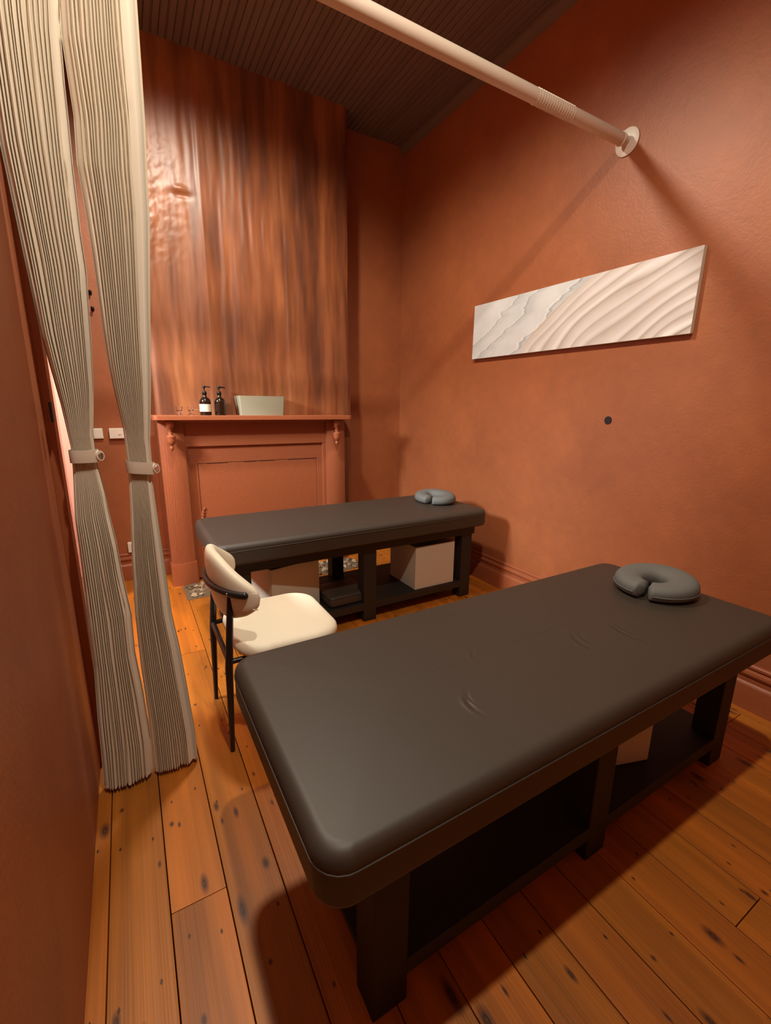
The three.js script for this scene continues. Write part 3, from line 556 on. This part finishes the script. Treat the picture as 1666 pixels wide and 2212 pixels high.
pumpBottle(-1.848, 0.425, 0.0, 'unlabelled dark pump bottle on the mantel, in front of its twin', false);
pumpBottle(-1.832, 0.328, 0.0, 'unlabelled dark pump bottle on the mantel, hidden behind its twin', false);
{ // olive-grey tapered tub
  const t = thing('storage_tub', 'olive grey tapered rectangular tub standing on the mantel', 'tub', [-1.535, MT, 0.375]);
  const th = 0.008, mk = (h0, h1, inset) => [[-(h0[0] - inset), h0[1] - inset], [h1[0], h1[1]]];
  const wall4 = (bx, bz, tx, tz, y0, y1) => { const R = [[bx, bz, y0], [tx, tz, y1], [tx - th, tz - th, y1], [bx - th, bz - th, y0 + th]]; return gridGeo(R.length, 44, (i, j) => { const o = outline(R[i][0], R[i][1], 0.012, 10)[j]; return [o[0], R[i][2], o[1]]; }, true); };
  part('tub_wall', toCreasedNormals(wall4(0.167, 0.075, 0.179, 0.085, 0, 0.146), 0.6), M.planter, t);
  part('tub_base', box(-0.16, 0.16, 0.0005, 0.009, -0.068, 0.068), M.planter, t);
}
for (const [x, z, arm, label] of [[-2.128, 0.405, false, 'small clear glass cup on the mantel beside the rounded end'], [-2.052, 0.405, true, 'small clear glass cup with a side tube next to the labelled bottle']]) {
  const t = thing('glass_cup', label, 'glass cup', [x, MT, z], 0, 'clear glass cups on the mantel');
  part('bowl', lathe([[0, 0.0], [0.020, 0.0], [0.022, 0.003], [0.012, 0.008], [0.012, 0.022], [0.017, 0.030], [0.020, 0.044], [0.0205, 0.062], [0.018, 0.062], [0.0175, 0.044], [0.014, 0.031], [0, 0.028]], 28), M.glass, t);
  if (arm) part('side_tube', merge([bar([0.024, 0.046, 0], [0.078, 0.044, 0], 0.007, 0.006), bar([-0.024, 0.046, 0], [-0.06, 0.05, 0], 0.006, 0.005)]), M.glass, t);
}

// ------------------------------------------------------------------ right wall: canvas and dark cap
{
  const t = thing('wall_canvas', 'long canvas print of pale rippled stone and draped white folds', 'picture', [0, 1.7757, 1.938]);
  const Wd = 1.614, Hd = 0.39;
  const art = dataTex(1536, 384, (u, v) => {
    const x = u * Wd, y = v * Hd; // u: 0 at the fireplace end, v: 0 at the bottom
    const n = fbm(x * 4, y * 6, 701, 4), f = fbm(x * 26, y * 26, 702, 3);
    let sh = (n - 0.5) * 26 + (f - 0.5) * 7;
    // pale stone with three ragged ridges climbing to the right
    const ridges = [[-0.16, 0.42, 0, 0.8], [0.02, 0.64, 1, 0.9], [0.36, 0.92, 2, 1.1]];
    for (const [a, b, k, s] of ridges) {
      const cx = lerp(a, b, Math.pow(v, 0.85)) + (fbm(v * 4.5, k * 3, 710, 3) - 0.5) * 0.20 + (fbm(v * 26, k, 711, 2) - 0.5) * 0.035, d = x - cx, w = 0.012 * s * (0.7 + 0.8 * fbm(v * 16, k, 712, 2));
      sh += 16 * s * gs((d + w * 0.6) / w) - 30 * s * gs((d - w * 0.9) / (w * 0.8)) - 13 * gs((d - w * 3.5) / (w * 4));
    }
    let c = [212 + sh, 213 + sh, 206 + sh * 0.95];
    // long curved folds of cloth
    const q = x - 0.50 - 0.47 * Math.pow(v, 1.5) - 0.07 * v, drape = smooth(-0.004, 0.008, q);
    if (drape > 0) {
      const w = q * (8.2 - 3.0 * v) + 0.25 + (fbm(q * 4, v * 1.2, 720, 2) - 0.5) * 1.3, id = Math.floor(w), fr = w - id;
      const amp = id === 0 ? 0.35 : 0.5 + 0.9 * hash(id, 3, 730), bend = fr < 0.7 ? smooth(0, 0.7, fr) : 1 - smooth(0.7, 1, fr);
      const fold = 206 + 26 * bend * amp - 34 * amp * gs((fr - 0.97) / 0.10) - 14 * gs((fr - 0.06) / 0.12) * amp + 8 * Math.sin(w * 12.6) * (hash(id, 9, 735) - 0.4) + (fbm(x * 12, y * 12, 740, 2) - 0.5) * 8;
      const warm = 1 - bend * 0.7, dc = [fold + 4, fold - 3 - 6 * warm, fold - 12 - 13 * warm];
      c = [lerp(c[0], dc[0], drape), lerp(c[1], dc[1], drape), lerp(c[2], dc[2], drape)];
    }
    return [c[0] * 0.985, c[1] * 1.015, c[2] * 1.07];
  });
  const front = gridGeo(2, 2, (i, j) => [-0.0302, i * Hd, lerp(-Wd / 2, Wd / 2, j)], false, (i, j) => [j, i]);
  part('canvas_body', rbox(-0.030, -0.001, 0, Hd, -Wd / 2, Wd / 2, 0.003), std({ color: lin(0.62, 0.56, 0.47), roughness: 0.85 }), t);
  part('printed_face', front, std({ map: art, roughness: 0.8, side: THREE.DoubleSide }), t, 'abstract print in white, grey and cream');
  t.rotation.x = 0.006;
}
{
  const t = thing('cable_hole_cover', 'small round black cover on the wall below the canvas', 'wall cover', [0, 1.341, 2.348]);
  part('disc', new THREE.CylinderGeometry(0.0225, 0.0235, 0.004, 32).rotateZ(Math.PI / 2).translate(-0.002, 0, 0), M.black, t);
}
// ------------------------------------------------------------------ switch, outlet, boxes and hooks in the alcove
function plate(name, label, x0, x1, y0, y1, depth, knob, mat = M.white) {
  const t = thing(name, label, 'switch', [(x0 + x1) / 2, y0, 0], 0);
  const b = part('plate', rbox(-(x1 - x0) / 2, (x1 - x0) / 2, 0, y1 - y0, 0, depth, 0.004), mat, t);
  knob(t, y1 - y0, depth);
}
plate('light_switch', 'white surface mounted switch with a round button on the alcove wall', -2.592, -2.478, 1.148, 1.225, 0.034, (t, h, d) => part('button', new THREE.CylinderGeometry(0.009, 0.0095, 0.006, 24).rotateX(Math.PI / 2).translate(0.012, h / 2, d + 0.002), M.white, t));
plate('power_outlet', 'white power outlet low on the alcove wall above the baseboard', -2.566, -2.49, 0.235, 0.318, 0.03, (t, h, d) => { for (const s of [-1, 1]) part('slot', rbox(s * 0.012 - 0.002, s * 0.012 + 0.002, h * 0.45, h * 0.7, d - 0.0005, d + 0.0008, 0.0004), M.black, t); });
plate('blank_wall_plate', 'plain blank wall plate in the alcove corner beside the switch', -2.694, -2.632, 1.148, 1.225, 0.02, (t, h, d) => part('cover', rbox(-0.027, 0.027, 0.006, h - 0.006, d - 0.001, d + 0.002, 0.001), M.white, t));
for (const [x, y, label] of [[-2.596, 2.168, 'upper of two small dark hooks on the alcove wall'], [-2.594, 2.060, 'lower of two small dark hooks on the alcove wall']]) {
  const t = thing('wall_hook', label, 'hook', [x, y, 0]);
  part('rose', new THREE.CylinderGeometry(0.012, 0.012, 0.006, 20).rotateX(Math.PI / 2).translate(0, 0, 0.003), M.darkMetal, t);
  part('peg', merge([bar([0, 0, 0], [0, 0.004, 0.035], 0.006), new THREE.SphereGeometry(0.011, 14, 10).translate(0, 0.004, 0.038)]), M.darkMetal, t);
}

renderer.render(scene, camera);
